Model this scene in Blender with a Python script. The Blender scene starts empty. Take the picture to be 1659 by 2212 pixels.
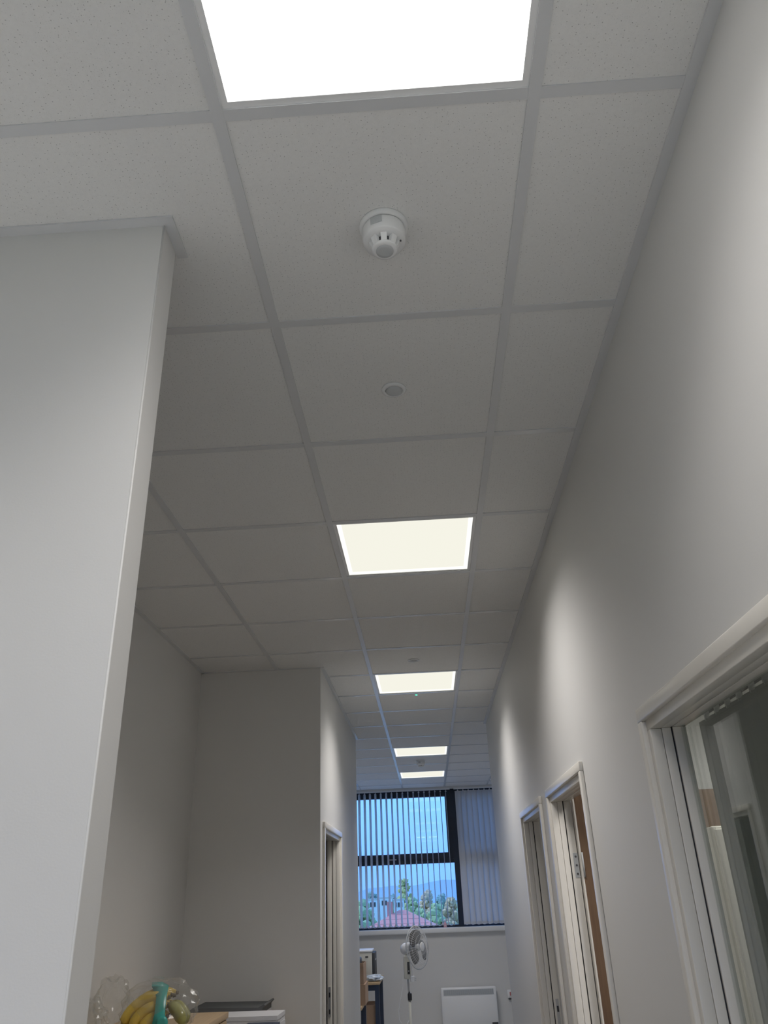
import bpy, bmesh, math, random
from mathutils import Vector, Matrix
random.seed(7)
SC = bpy.context.scene
COL = SC.collection
PI = math.pi
H = 3.0                                   # ceiling height, metres

# ------------------------------------------------------------------ camera
def setup_camera():
    f, yaw, pitch, roll = 1655.83, 0.0371300, 0.4611989, -0.0394644
    cx, cy, cz = 0.0221681, -0.9532124, H - 1.3316266
    fw = Vector((-math.sin(yaw)*math.cos(pitch), math.cos(yaw)*math.cos(pitch), math.sin(pitch)))
    rt = Vector((math.cos(yaw), math.sin(yaw), 0)); up = rt.cross(fw)
    r = math.cos(roll)*rt + math.sin(roll)*up
    u = -math.sin(roll)*rt + math.cos(roll)*up
    cam = bpy.data.cameras.new('camera'); o = bpy.data.objects.new('camera', cam); COL.objects.link(o)
    m = Matrix((r, u, -fw)).transposed().to_4x4(); m.translation = (cx, cy, cz)
    o.matrix_world = m
    cam.sensor_fit = 'HORIZONTAL'; cam.sensor_width = 36; cam.lens = f/1659*36
    cam.clip_start = 0.02; cam.clip_end = 5000
    SC.camera = o
setup_camera()

# ------------------------------------------------------------------ world, exposure
SKY_STRENGTH = 2.7
LAMP_WATTS = 9.5            # radiant power of one LED panel
LAMP_SPREAD = 126           # beam angle of the panels, degrees
LAMP_COLOUR = (1.0, .962, .935)
def setup_world():
    w = bpy.data.worlds.new('sky'); SC.world = w; w.use_nodes = True
    nt = w.node_tree; nt.nodes.clear(); L = nt.links.new
    out = nt.nodes.new('ShaderNodeOutputWorld'); bg = nt.nodes.new('ShaderNodeBackground')
    tc = nt.nodes.new('ShaderNodeTexCoord'); sp = nt.nodes.new('ShaderNodeSeparateXYZ'); L(tc.outputs['Generated'], sp.inputs[0])
    mr = nt.nodes.new('ShaderNodeMapRange'); mr.inputs[1].default_value = 0.0; mr.inputs[2].default_value = .16; L(sp.outputs['Z'], mr.inputs[0])
    nz = nt.nodes.new('ShaderNodeTexNoise'); nz.inputs['Scale'].default_value = 5.0; nz.inputs['Detail'].default_value = 3.0
    mp = nt.nodes.new('ShaderNodeMapping'); mp.inputs['Scale'].default_value = (1, 1, 4); L(tc.outputs['Generated'], mp.inputs[0]); L(mp.outputs[0], nz.inputs['Vector'])
    ad = nt.nodes.new('ShaderNodeMath'); ad.operation = 'MULTIPLY_ADD'; ad.inputs[1].default_value = .35; L(nz.outputs['Fac'], ad.inputs[0])
    sb = nt.nodes.new('ShaderNodeMath'); sb.operation = 'SUBTRACT'; sb.inputs[1].default_value = .17; L(mr.outputs[0], sb.inputs[0]); L(sb.outputs[0], ad.inputs[2])
    cr = nt.nodes.new('ShaderNodeValToRGB'); e = cr.color_ramp.elements
    e[0].position = 0; e[0].color = (.12, .245, .62, 1); e[1].position = 1; e[1].color = (.16, .35, .75, 1)
    L(ad.outputs[0], cr.inputs[0]); L(cr.outputs[0], bg.inputs['Color'])
    bg.inputs['Strength'].default_value = SKY_STRENGTH
    L(bg.outputs[0], out.inputs['Surface'])
setup_world()
def setup_sun():      # hazy sun, parallel to the window walls, lights the view outside
    l = bpy.data.lights.new('sun', 'SUN'); l.energy = 2.2; l.angle = math.radians(20); l.color = (1.0, .95, .86)
    o = bpy.data.objects.new('sun', l); COL.objects.link(o)
    o.rotation_euler = Vector((.72, .0, -.70)).to_track_quat('-Z', 'Y').to_euler()
setup_sun()
vs = SC.view_settings
vs.view_transform = 'Standard'; vs.look = 'None'; vs.exposure = 0.03; vs.gamma = 1.0; vs.use_curve_mapping = False
SC.cycles.use_denoising = True
SC.cycles.max_bounces = 10; SC.cycles.diffuse_bounces = 6; SC.cycles.transparent_max_bounces = 24
SC.cycles.sample_clamp_indirect = 6.0

# ------------------------------------------------------------------ materials
MATS = {}
def new_mat(name):
    m = bpy.data.materials.new(name); m.use_nodes = True; m.node_tree.nodes.clear(); MATS[name] = m
    return m, m.node_tree
def N(nt, t, **kw):
    n = nt.nodes.new(t)
    for k, v in kw.items():
        if k in n.inputs: n.inputs[k].default_value = v
        else: setattr(n, k, v)
    return n
def rgba(c): return (c[0], c[1], c[2], 1)
def paint(name, col, rough=0.5, metal=0.0, var=0.0, vscale=6.0, bump=0.0, bscale=300.0, spec=0.5, coat=0.0, translucent=0.0):
    m, nt = new_mat(name); L = nt.links.new
    out = N(nt, 'ShaderNodeOutputMaterial'); b = N(nt, 'ShaderNodeBsdfPrincipled')
    b.inputs['Base Color'].default_value = rgba(col); b.inputs['Roughness'].default_value = rough
    b.inputs['Metallic'].default_value = metal; b.inputs['Specular IOR Level'].default_value = spec
    b.inputs['Coat Weight'].default_value = coat
    geo = N(nt, 'ShaderNodeNewGeometry')
    if var:
        nz = N(nt, 'ShaderNodeTexNoise', Scale=vscale, Detail=4.0); L(geo.outputs['Position'], nz.inputs['Vector'])
        mr = N(nt, 'ShaderNodeMapRange'); mr.inputs[3].default_value = 1-var; mr.inputs[4].default_value = 1+var
        L(nz.outputs['Fac'], mr.inputs[0])
        mx = N(nt, 'ShaderNodeVectorMath', operation='SCALE'); mx.inputs[0].default_value = col
        L(mr.outputs[0], mx.inputs['Scale']); L(mx.outputs[0], b.inputs['Base Color'])
    if bump:
        n2 = N(nt, 'ShaderNodeTexNoise', Scale=bscale, Detail=3.0); L(geo.outputs['Position'], n2.inputs['Vector'])
        bp = N(nt, 'ShaderNodeBump', Strength=bump, Distance=0.001); L(n2.outputs['Fac'], bp.inputs['Height'])
        L(bp.outputs[0], b.inputs['Normal'])
    if translucent:
        tr = N(nt, 'ShaderNodeBsdfTranslucent'); tr.inputs['Color'].default_value = rgba(col)
        mix = N(nt, 'ShaderNodeMixShader'); mix.inputs[0].default_value = translucent
        L(b.outputs[0], mix.inputs[1]); L(tr.outputs[0], mix.inputs[2]); L(mix.outputs[0], out.inputs['Surface'])
    else:
        L(b.outputs[0], out.inputs['Surface'])
    return m
def emit(name, col, strength):
    m, nt = new_mat(name)
    out = N(nt, 'ShaderNodeOutputMaterial'); e = N(nt, 'ShaderNodeEmission', Strength=strength)
    e.inputs['Color'].default_value = rgba(col); nt.links.new(e.outputs[0], out.inputs['Surface'])
    return m
def glass(name, tint=(1, 1, 1), ior=1.5, rough=0.0, haze=0.0, hazecol=(.8, .8, .8)):
    m, nt = new_mat(name); L = nt.links.new
    out = N(nt, 'ShaderNodeOutputMaterial'); geo = N(nt, 'ShaderNodeNewGeometry')
    mr = N(nt, 'ShaderNodeMapRange'); mr.inputs[3].default_value = ior; mr.inputs[4].default_value = 1/ior
    L(geo.outputs['Backfacing'], mr.inputs[0])
    fr = N(nt, 'ShaderNodeFresnel'); L(mr.outputs[0], fr.inputs['IOR'])
    tb = N(nt, 'ShaderNodeBsdfTransparent'); tb.inputs['Color'].default_value = rgba(tint)
    gb = N(nt, 'ShaderNodeBsdfGlossy'); gb.inputs['Roughness'].default_value = rough
    mix = N(nt, 'ShaderNodeMixShader'); L(fr.outputs[0], mix.inputs[0]); L(tb.outputs[0], mix.inputs[1]); L(gb.outputs[0], mix.inputs[2])
    last = mix
    if haze:
        d = N(nt, 'ShaderNodeBsdfDiffuse'); d.inputs['Color'].default_value = rgba(hazecol)
        m2 = N(nt, 'ShaderNodeMixShader'); m2.inputs[0].default_value = haze
        L(mix.outputs[0], m2.inputs[1]); L(d.outputs[0], m2.inputs[2]); last = m2
    L(last.outputs[0], out.inputs['Surface'])
    return m
def wood(name, c1, c2, axis='X', scale=3.0, rough=0.45):
    m, nt = new_mat(name); L = nt.links.new
    out = N(nt, 'ShaderNodeOutputMaterial'); b = N(nt, 'ShaderNodeBsdfPrincipled'); b.inputs['Roughness'].default_value = rough
    geo = N(nt, 'ShaderNodeNewGeometry'); mp = N(nt, 'ShaderNodeMapping')
    s = [40, 40, 40]; s['XYZ'.index(axis)] = 1.6
    mp.inputs['Scale'].default_value = s
    L(geo.outputs['Position'], mp.inputs['Vector'])
    nz = N(nt, 'ShaderNodeTexNoise', Scale=scale, Detail=6.0, Roughness=0.6); L(mp.outputs[0], nz.inputs['Vector'])
    cr = N(nt, 'ShaderNodeValToRGB'); cr.color_ramp.elements[0].color = rgba(c1); cr.color_ramp.elements[1].color = rgba(c2)
    cr.color_ramp.elements[0].position = .3; cr.color_ramp.elements[1].position = .7
    L(nz.outputs['Fac'], cr.inputs[0]); L(cr.outputs[0], b.inputs['Base Color']); L(b.outputs[0], out.inputs['Surface'])
    return m
def tile_mat():
    m, nt = new_mat('mineral_fibre_tile'); L = nt.links.new
    out = N(nt, 'ShaderNodeOutputMaterial'); b = N(nt, 'ShaderNodeBsdfPrincipled'); b.inputs['Roughness'].default_value = .9
    b.inputs['Specular IOR Level'].default_value = .2
    geo = N(nt, 'ShaderNodeNewGeometry')
    fl = N(nt, 'ShaderNodeVectorMath', operation='MULTIPLY'); fl.inputs[1].default_value = (1, 1, 0)
    L(geo.outputs['Position'], fl.inputs[0])
    def dots(scale, thr, keep):
        v = N(nt, 'ShaderNodeTexVoronoi', Scale=scale); v.voronoi_dimensions = '2D'; L(fl.outputs[0], v.inputs['Vector'])
        a = N(nt, 'ShaderNodeMath', operation='LESS_THAN'); a.inputs[1].default_value = thr; L(v.outputs['Distance'], a.inputs[0])
        sp = N(nt, 'ShaderNodeSeparateColor'); L(v.outputs['Color'], sp.inputs[0])
        k = N(nt, 'ShaderNodeMath', operation='LESS_THAN'); k.inputs[1].default_value = keep; L(sp.outputs[0], k.inputs[0])
        mu = N(nt, 'ShaderNodeMath', operation='MULTIPLY'); L(a.outputs[0], mu.inputs[0]); L(k.outputs[0], mu.inputs[1])
        return mu
    d1 = dots(95, .085, .42); d2 = dots(230, .12, .30)
    mxd = N(nt, 'ShaderNodeMath', operation='MAXIMUM'); L(d1.outputs[0], mxd.inputs[0])
    s2 = N(nt, 'ShaderNodeMath', operation='MULTIPLY'); s2.inputs[1].default_value = .45; L(d2.outputs[0], s2.inputs[0]); L(s2.outputs[0], mxd.inputs[1])
    nz = N(nt, 'ShaderNodeTexNoise', Scale=140.0, Detail=3.0); L(geo.outputs['Position'], nz.inputs['Vector'])
    cr = N(nt, 'ShaderNodeValToRGB'); cr.color_ramp.elements[0].color = (.76, .76, .75, 1); cr.color_ramp.elements[1].color = (.83, .83, .82, 1)
    L(nz.outputs['Fac'], cr.inputs[0])
    mx = N(nt, 'ShaderNodeMix', data_type='RGBA'); mx.inputs['B'].default_value = (.46, .46, .455, 1)
    L(mxd.outputs[0], mx.inputs['Factor']); L(cr.outputs[0], mx.inputs['A']); L(mx.outputs['Result'], b.inputs['Base Color'])
    bp = N(nt, 'ShaderNodeBump', Strength=.25, Distance=.001); L(nz.outputs['Fac'], bp.inputs['Height']); L(bp.outputs[0], b.inputs['Normal'])
    L(b.outputs[0], out.inputs['Surface'])
    return m

M_TILE = tile_mat()
M_BAR = paint('white_painted_metal', (.67, .68, .695), .25, spec=.6)
M_WALL = paint('wall_paint', (.70, .695, .68), .55, var=.015, vscale=1.5, bump=.12, bscale=260, spec=.35)
M_FLOOR = paint('carpet', (.11, .11, .112), .95, var=.12, vscale=90, bump=.6, bscale=500, spec=.1)
M_FRAME = paint('door_frame_paint', (.78, .75, .69), .28, var=.02, vscale=3, spec=.5)
M_BLACK = paint('plain_black', (.03, .03, .035), .6)  # plain black, also put in for the shade of the door frame groove
M_DARKFRAME = paint('dark_aluminium', (.018, .026, .045), .35, var=.05, spec=.5)
M_SILL = paint('sill_gloss', (.82, .83, .84), .2)
M_PLASTIC = paint('white_plastic', (.85, .855, .86), .35)
M_GREYPL = paint('grey_plastic', (.55, .57, .58), .35)
M_DARK = paint('dark_vent', (.10, .10, .11), .7)
M_VANE = paint('blind_fabric', (.74, .75, .78), .8, var=.03, vscale=120, translucent=.34)
M_CLIP = paint('clip_plastic', (.9, .9, .9), .4, translucent=.6)
M_VANE2 = paint('blind_fabric_grey', (.30, .30, .29), .85, var=.03, vscale=120)
M_CHAIN = paint('bead_chain', (.85, .87, .9), .3)
M_GLASSW = glass('window_glass', (.88, .96, 1.0), 1.52)
M_GLASSD = glass('screen_glass', (.88, .91, .89), 1.55)
M_OAK = wood('oak_veneer', (.125, .073, .040), (.175, .105, .058), 'Z', 3.0)
M_BEECH = wood('beech_laminate', (.52, .36, .20), (.62, .45, .27), 'Y', 2.0)
M_STEEL = paint('brushed_steel', (.55, .55, .55), .3, metal=1.0, var=.05, vscale=60)
M_CARD = paint('cardboard', (.40, .27, .18), .85, var=.06, vscale=30)
M_NAVY = paint('navy_metal', (.03, .045, .08), .4)
M_CHAR = paint('charcoal_plastic', (.055, .058, .062), .55, var=.1, vscale=8)
M_CREAM = paint('cream_plastic', (.66, .65, .58), .4)
M_PAPER = paint('paper', (.72, .72, .74), .8, var=.03, vscale=20)
PANEL = emit('led_diffuser', (.97, .955, .84), .93)
PANEL_RIM = emit('led_diffuser_rim', (1.0, 1.0, .93), 1.15)

# ------------------------------------------------------------------ mesh helpers
class MB:
    def __init__(s): s.v = []; s.f = []; s.sm = []
    def box(s, x0, x1, y0, y1, z0, z1, bev=0.0):
        if bev:
            b = bmesh.new(); bmesh.ops.create_cube(b, size=1)
            for v in b.verts: v.co = Vector(((x0+x1)/2+v.co.x*(x1-x0), (y0+y1)/2+v.co.y*(y1-y0), (z0+z1)/2+v.co.z*(z1-z0)))
            bmesh.ops.bevel(b, geom=list(b.edges), offset=bev, segments=2, affect='EDGES', profile=.5)
            s.addbm(b, True); return s
        n = len(s.v)
        s.v += [(x, y, z) for z in (z0, z1) for y in (y0, y1) for x in (x0, x1)]
        for q in ((0,2,3,1),(4,5,7,6),(0,1,5,4),(2,6,7,3),(0,4,6,2),(1,3,7,5)): s.f.append([n+i for i in q]); s.sm.append(False)
        return s
    def addbm(s, b, smooth=False):
        n = len(s.v); b.verts.index_update()
        s.v += [tuple(v.co) for v in b.verts]
        for f in b.faces: s.f.append([n+v.index for v in f.verts]); s.sm.append(smooth)
        b.free()
    def lathe(s, prof, seg=32, mtx=None, smooth=True, cap=True):
        """prof: (radius, z) list, turned about z"""
        n = len(s.v); mtx = mtx or Matrix()
        for r, z in prof:
            for k in range(seg):
                a = 2*PI*k/seg; s.v.append(tuple(mtx @ Vector((r*math.cos(a), r*math.sin(a), z))))
        for i in range(len(prof)-1):
            for k in range(seg):
                k2 = (k+1) % seg
                s.f.append([n+i*seg+k, n+i*seg+k2, n+(i+1)*seg+k2, n+(i+1)*seg+k]); s.sm.append(smooth)
        if cap:
            s.f.append([n+k for k in reversed(range(seg))]); s.sm.append(False)
            s.f.append([n+(len(prof)-1)*seg+k for k in range(seg)]); s.sm.append(False)
        return s
    def tube(s, pts, r, seg=8, closed=False):
        pts = [Vector(p) for p in pts]; n = len(s.v); m = len(pts)
        rr = r if isinstance(r, (list, tuple)) else [r]*m
        ref = Vector((.31, .17, .93)).normalized()
        for i, p in enumerate(pts):
            a = pts[(i-1) % m] if (closed or i > 0) else p
            b = pts[(i+1) % m] if (closed or i < m-1) else p
            t = (b-a).normalized()
            e1 = t.cross(ref)
            if e1.length < 1e-4: e1 = t.cross(Vector((1, 0, 0)))
            e1.normalize(); e2 = t.cross(e1)
            for k in range(seg):
                g = 2*PI*k/seg; s.v.append(tuple(p + rr[i]*(math.cos(g)*e1 + math.sin(g)*e2)))
        for i in range(m if closed else m-1):
            j = (i+1) % m
            for k in range(seg):
                k2 = (k+1) % seg
                s.f.append([n+i*seg+k, n+i*seg+k2, n+j*seg+k2, n+j*seg+k]); s.sm.append(True)
        if not closed:
            s.f.append([n+k for k in reversed(range(seg))]); s.sm.append(False)
            s.f.append([n+(m-1)*seg+k for k in range(seg)]); s.sm.append(False)
        return s
    def prism(s, poly, axis, a0, a1):
        """poly of 2-D points extruded along axis; other two axes in xyz order"""
        n = len(s.v); m = len(poly)
        for a in (a0, a1):
            for p in poly:
                c = list(p); c.insert(axis, a); s.v.append(tuple(c))
        for i in range(m):
            j = (i+1) % m; s.f.append([n+i, n+j, n+m+j, n+m+i]); s.sm.append(False)
        s.f.append([n+i for i in reversed(range(m))]); s.sm.append(False)
        s.f.append([n+m+i for i in range(m)]); s.sm.append(False)
        return s
    def xf(s, mtx):
        s.v = [tuple(mtx @ Vector(p)) for p in s.v]; return s
    def mesh(s, name):
        me = bpy.data.meshes.new(name); me.from_pydata(s.v, [], s.f)
        me.polygons.foreach_set('use_smooth', s.sm)
        b = bmesh.new(); b.from_mesh(me); bmesh.ops.recalc_face_normals(b, faces=b.faces); b.to_mesh(me); b.free()
        me.update(); return me
    def build(s, name, mat, parent=None, loc=(0, 0, 0), rot=None):
        me = s.mesh(name); me.materials.append(mat)
        return link(name, me, parent, loc, rot)
def link(name, me, parent=None, loc=(0, 0, 0), rot=None):
    o = bpy.data.objects.new(name, me); COL.objects.link(o); o.location = loc
    if rot: o.rotation_euler = rot
    o.parent = parent
    return o
def tag(o, label, cat, group=None, kind=None):
    o['label'] = label; o['category'] = cat
    if group: o['group'] = group
    if kind: o['kind'] = kind
    return o
def empty(name, loc=(0, 0, 0), rz=0.0):
    o = bpy.data.objects.new(name, None); COL.objects.link(o); o.location = loc; o.rotation_euler = (0, 0, rz)
    o.empty_display_size = .1
    return o
def copy_tree(o, parent=None):
    c = o.copy(); COL.objects.link(c); c.parent = parent
    for ch in list(o.children): copy_tree(ch, c)
    return c
def B(*a, **k): return MB().box(*a, **k)

# ------------------------------------------------------------------ key dimensions
XR, XL = 0.60, -0.615            # faces of the right and left corridor walls
WT = 0.10                        # partition thickness
Y_STUB0, Y_STUB1 = 0.25, 0.33    # short partition on the left
X_STUB = -0.48
X_ALC, Y_ALC = -1.40, 3.955      # alcove side wall and rear wall
Y_LEND, Y_REND = 6.57, 6.10      # where the corridor walls stop
Y_WIN = 10.65
X_OUT, X_FARR, Y_REAR = -2.7, 2.1, -3.6
WALLTOP = H + .04

# ------------------------------------------------------------------ floor and walls
M_BOUNCE_FLOOR = paint('pale_bounce_floor', (.60, .60, .585), .45, var=.05, vscale=25, spec=.4)  # unseen office floors, made pale to bounce light onto the ceilings
tag(B(X_OUT-.1, 3.1, Y_REAR-.2, Y_WIN+.3, -.1, -.004).build('floor', M_BOUNCE_FLOOR), 'floor slab under the offices, unseen and made pale for bounce light', 'floor', kind='structure')
tag(B(X_OUT, 3.0, Y_STUB1, Y_LEND, -.004, 0).build('floor_corridor', M_FLOOR), 'grey carpet along the corridor and alcove', 'floor', kind='structure')
tag(B(X_OUT, 3.0, Y_REAR, Y_STUB1, -.004, 0).build('floor_office', M_BOUNCE_FLOOR), 'floor of the open office, unseen and made pale for bounce light', 'floor', kind='structure')
tag(B(X_OUT, 3.0, Y_LEND, Y_WIN, -.004, 0).build('floor_window_room', M_BOUNCE_FLOOR), 'floor of the window room under the fan, made pale for bounce light', 'floor', kind='structure')

DOORS = [  # name, face x, direction, y0, y1 (outer edges of the architrave)
    ('door_1', XR, 1, .20, 1.121), ('door_2', XR, 1, 1.992, 2.914), ('door_3', XR, 1, 3.149, 4.072), ('door_4', XL, -1, 4.069, 5.085)]
ZARCH = H - .925
def wall_with_doors(name, x0, x1, y0, y1, openings, label):
    m = MB(); cur = y0
    for a, b in sorted(openings):
        m.box(x0, x1, cur, a+.02, 0, WALLTOP); m.box(x0, x1, a+.02, b-.02, ZARCH-.02, WALLTOP); cur = b-.02
    m.box(x0, x1, cur, y1, 0, WALLTOP)
    return tag(m.build(name, M_WALL), label, 'wall', kind='structure')
wall_with_doors('wall_right', XR, XR+WT, Y_REAR, Y_REND, [(.20, 1.121), (1.992, 2.914), (3.149, 4.072)], 'long pale grey corridor wall with three white door frames in a row')
wall_with_doors('wall_left', XL-WT, XL, Y_ALC, Y_LEND, [(4.069, 5.085)], 'pale grey corridor wall with a single white door frame near the window')
def wall(name, box, label): return tag(B(*box).build(name, M_WALL), label, 'wall', kind='structure')
wall('wall_stub', (X_OUT, X_STUB, Y_STUB0, Y_STUB1, 0, H+.003), 'bright thin partition wall with a free vertical end beside the alcove')
wall('wall_alcove_side', (X_ALC-.1, X_ALC, Y_STUB1, Y_ALC, 0, WALLTOP), 'side wall of the shaded alcove behind the thin partition')
wall('wall_alcove_rear', (X_OUT, XL-WT, Y_ALC, Y_ALC+.1, 0, WALLTOP), 'dark shaded rear wall of the alcove above the cupboards')
wall('wall_side_room', (X_OUT, XL-WT, Y_LEND-.1, Y_LEND, 0, WALLTOP), 'wall of the window room hidden behind the left corridor wall')
wall('wall_outer_left', (X_OUT-.1, X_OUT, Y_REAR, Y_WIN, 0, WALLTOP), 'outer wall closing the open office and the window room')
RW = (-1.25, .35, 1.35, H-.15)     # unseen window added behind the camera to brighten ceiling and partition
m = MB(); ya, yb = Y_REAR-.2, Y_REAR
m.box(X_OUT-.1, RW[0], ya, yb, 0, WALLTOP).box(RW[1], 3.1, ya, yb, 0, WALLTOP).box(RW[0], RW[1], ya, yb, 0, RW[2]).box(RW[0], RW[1], ya, yb, RW[3], WALLTOP)
tag(m.build('wall_rear', M_WALL), 'end wall of the open office with an added daylight window', 'wall', kind='structure')
rw = empty('fill_window', (0, Y_REAR, 0))
for k in range(4):
    x = RW[0]+(RW[1]-RW[0]-.06)*k/3; B(x, x+.06, -.15, -.09, RW[2], RW[3]).build('mullion', M_DARKFRAME, rw)
    if k < 3: B(x+.06, x+(RW[1]-RW[0]-.06)/3, -.123, -.117, RW[2]+.05, RW[3]-.05).build('pane', M_GLASSW, rw)
for z in (RW[2], RW[3]-.05): B(RW[0], RW[1], -.15, -.09, z, z+.05).build('frame_rail', M_DARKFRAME, rw)
tag(rw, 'unseen window added opposite the corridor window to let in fill daylight', 'window', kind='structure')
wall('wall_office_outer', (3.0, 3.1, Y_REAR, Y_REND, 0, WALLTOP), 'outer wall of the side office behind the glass screen')
wall('wall_office_near', (XR+WT, 3.0, -1.6, -1.5, 0, WALLTOP), 'end wall of the side office nearest the blind')
wall('wall_office_divider', (XR+WT, 3.0, 3.03, 3.11, 0, WALLTOP), 'white dividing wall behind the open wooden door')
wall('wall_office_far', (XR+WT, 3.0, Y_REND-.1, Y_REND, 0, WALLTOP), 'wall between side office and window room')
wall('wall_far_right', (X_FARR, X_FARR+.1, Y_REND, Y_WIN, 0, WALLTOP), 'end wall of the window room beside the closed blind')
# window wall with an opening
WX0, WX1, WZ0, WZ1 = -2.6, 2.0, 1.205, H-.02  # unseen ends drawn wider to let more sky light in
m = MB(); ya, yb = Y_WIN, Y_WIN+.28
m.box(X_OUT-.1, WX0, ya, yb, 0, WALLTOP).box(WX1, X_FARR+.1, ya, yb, 0, WALLTOP).box(WX0, WX1, ya, yb, 0, WZ0-.02).box(WX0, WX1, ya, yb, WZ1, WALLTOP)
tag(m.build('wall_window', M_WALL), 'grey end wall below the window behind the pedestal fan', 'wall', kind='structure')
# corner bead on the partition's free end
tag(MB().tube([(X_STUB-.001, Y_STUB0+.001, 0), (X_STUB-.001, Y_STUB0+.001, H)], .0022, 8).build('trim_1', M_WALL), 'slim rounded corner bead on the edge of the thin partition', 'trim', kind='structure')

# ------------------------------------------------------------------ ceiling: slab, tiles, tees, edge angle
ceil = tag(B(X_OUT-.1, 3.1, Y_REAR-.1, Y_WIN+.3, WALLTOP, WALLTOP+.06).build('ceiling', M_WALL), 'suspended ceiling of square speckled tiles in a white metal grid', 'ceiling', kind='structure')
REG = [(X_OUT, XR, Y_REAR, Y_STUB0), (X_STUB, XR, Y_STUB0, Y_STUB1), (X_ALC, XR, Y_STUB1, Y_ALC), (XL, XR, Y_ALC, Y_REND),
       (XL, X_FARR, Y_REND, Y_LEND), (X_OUT, X_FARR, Y_LEND, Y_WIN)]
LIGHT_ROWS = [-4, -1, 3, 7, 12, 15]         # row index k: tile spans y .6k to .6k+.6
LIGHTS = {(0, k) for k in LIGHT_ROWS} | {(-3, -1), (-3, -4)}  # unseen open office panels behind the camera are added for more light
TZ0, TZ1 = H+.0036, H+.018
G = .004
full = MB().box(-.3+G, .3-G, G, .6-G, TZ0, TZ1).mesh('ceiling_tile'); full.materials.append(M_TILE)
for i in range(-5, 5):
    for k in range(-6, 18):
        if (i, k) in LIGHTS: continue
        x0, x1, y0, y1 = i*.6-.3, i*.6+.3, k*.6, k*.6+.6
        parts = []
        for r in REG:
            a, b, c, d = max(x0, r[0]), min(x1, r[1]), max(y0, r[2]), min(y1, r[3])
            if b-a > .012 and d-c > .001: parts.append((a, b, c, d))
        if not parts: continue
        if len(parts) == 1 and abs(parts[0][0]-x0)+abs(parts[0][1]-x1)+abs(parts[0][2]-y0)+abs(parts[0][3]-y1) < 1e-6:
            link('ceiling_tile', full, ceil, (i*.6, k*.6, 0)); continue
        mb = MB()
        for a, b, c, d in parts:
            mb.box(a+(G if abs(a-x0) < 1e-6 else 0), b-(G if abs(b-x1) < 1e-6 else 0), c+(G if abs(c-y0) < 1e-6 else 0), d-(G if abs(d-y1) < 1e-6 else 0), TZ0, TZ1)
        mb.build('ceiling_tile', M_TILE, ceil)
BW = .012
def merged(spans):
    out = []
    for a, b in sorted(spans):
        if out and a <= out[-1][1]+1e-6: out[-1] = (out[-1][0], max(b, out[-1][1]))
        else: out.append((a, b))
    return out
for i in range(-6, 5):
    x = i*.6+.3
    for a, b in merged([(r[2], r[3]) for r in REG if r[0] < x-BW and r[1] > x+BW]):
        B(x-BW, x+BW, a, b, H, H+.0035).box(x-.003, x+.003, a, b, H+.0035, H+.035).build('main_tee', M_BAR, ceil)
for k in range(-6, 18):
    y = k*.6
    for a, b in merged([(r[0], r[1]) for r in REG if r[2] < y-BW and r[3] > y+BW]):
        # short cross tees between the main tees
        xs = [a]+[i*.6+.3 for i in range(-6, 5) if a < i*.6+.3 < b]+[b]
        for p, q_ in zip(xs, xs[1:]):
            if q_-p > .03: B(p+(BW if p != a else 0), q_-(BW if q_ != b else 0), y-BW, y+BW, H+.0004, H+.0035).build('cross_tee', M_BAR, ceil)
ET = .0235
def angle(x0, x1, y0, y1): B(x0, x1, y0, y1, H-.0012, H+.0033).build('edge_angle', M_BAR, ceil)
angle(XR-ET, XR, Y_REAR, Y_REND)
angle(X_OUT, X_STUB+ET, Y_STUB0-ET, Y_STUB0); angle(X_STUB, X_STUB+ET, Y_STUB0, Y_STUB1+.018)
angle(X_ALC, X_ALC+ET, Y_STUB1, Y_ALC); angle(X_ALC, XL, Y_ALC-.014, Y_ALC)
angle(XL, XL+ET, Y_ALC-.01, Y_LEND); angle(X_OUT, XL, Y_LEND, Y_LEND+ET); angle(XR, X_FARR, Y_REND, Y_REND+ET)
angle(X_OUT, X_FARR, Y_WIN-ET, Y_WIN); angle(X_FARR-ET, X_FARR, Y_REND, Y_WIN); angle(X_OUT, X_OUT+ET, Y_LEND, Y_WIN)
# plain ceilings over the side rooms
tag(B(XR+WT, 3.0, Y_REAR, Y_REND, H, H+.03).build('ceiling_office', M_TILE), 'plain ceiling over the side office behind the right wall', 'ceiling', kind='structure')
tag(B(X_OUT, XL-WT, Y_ALC+.1, Y_LEND-.1, H, H+.03).build('ceiling_side_room', M_TILE), 'plain ceiling over the small room behind the left door', 'ceiling', kind='structure')

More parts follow.
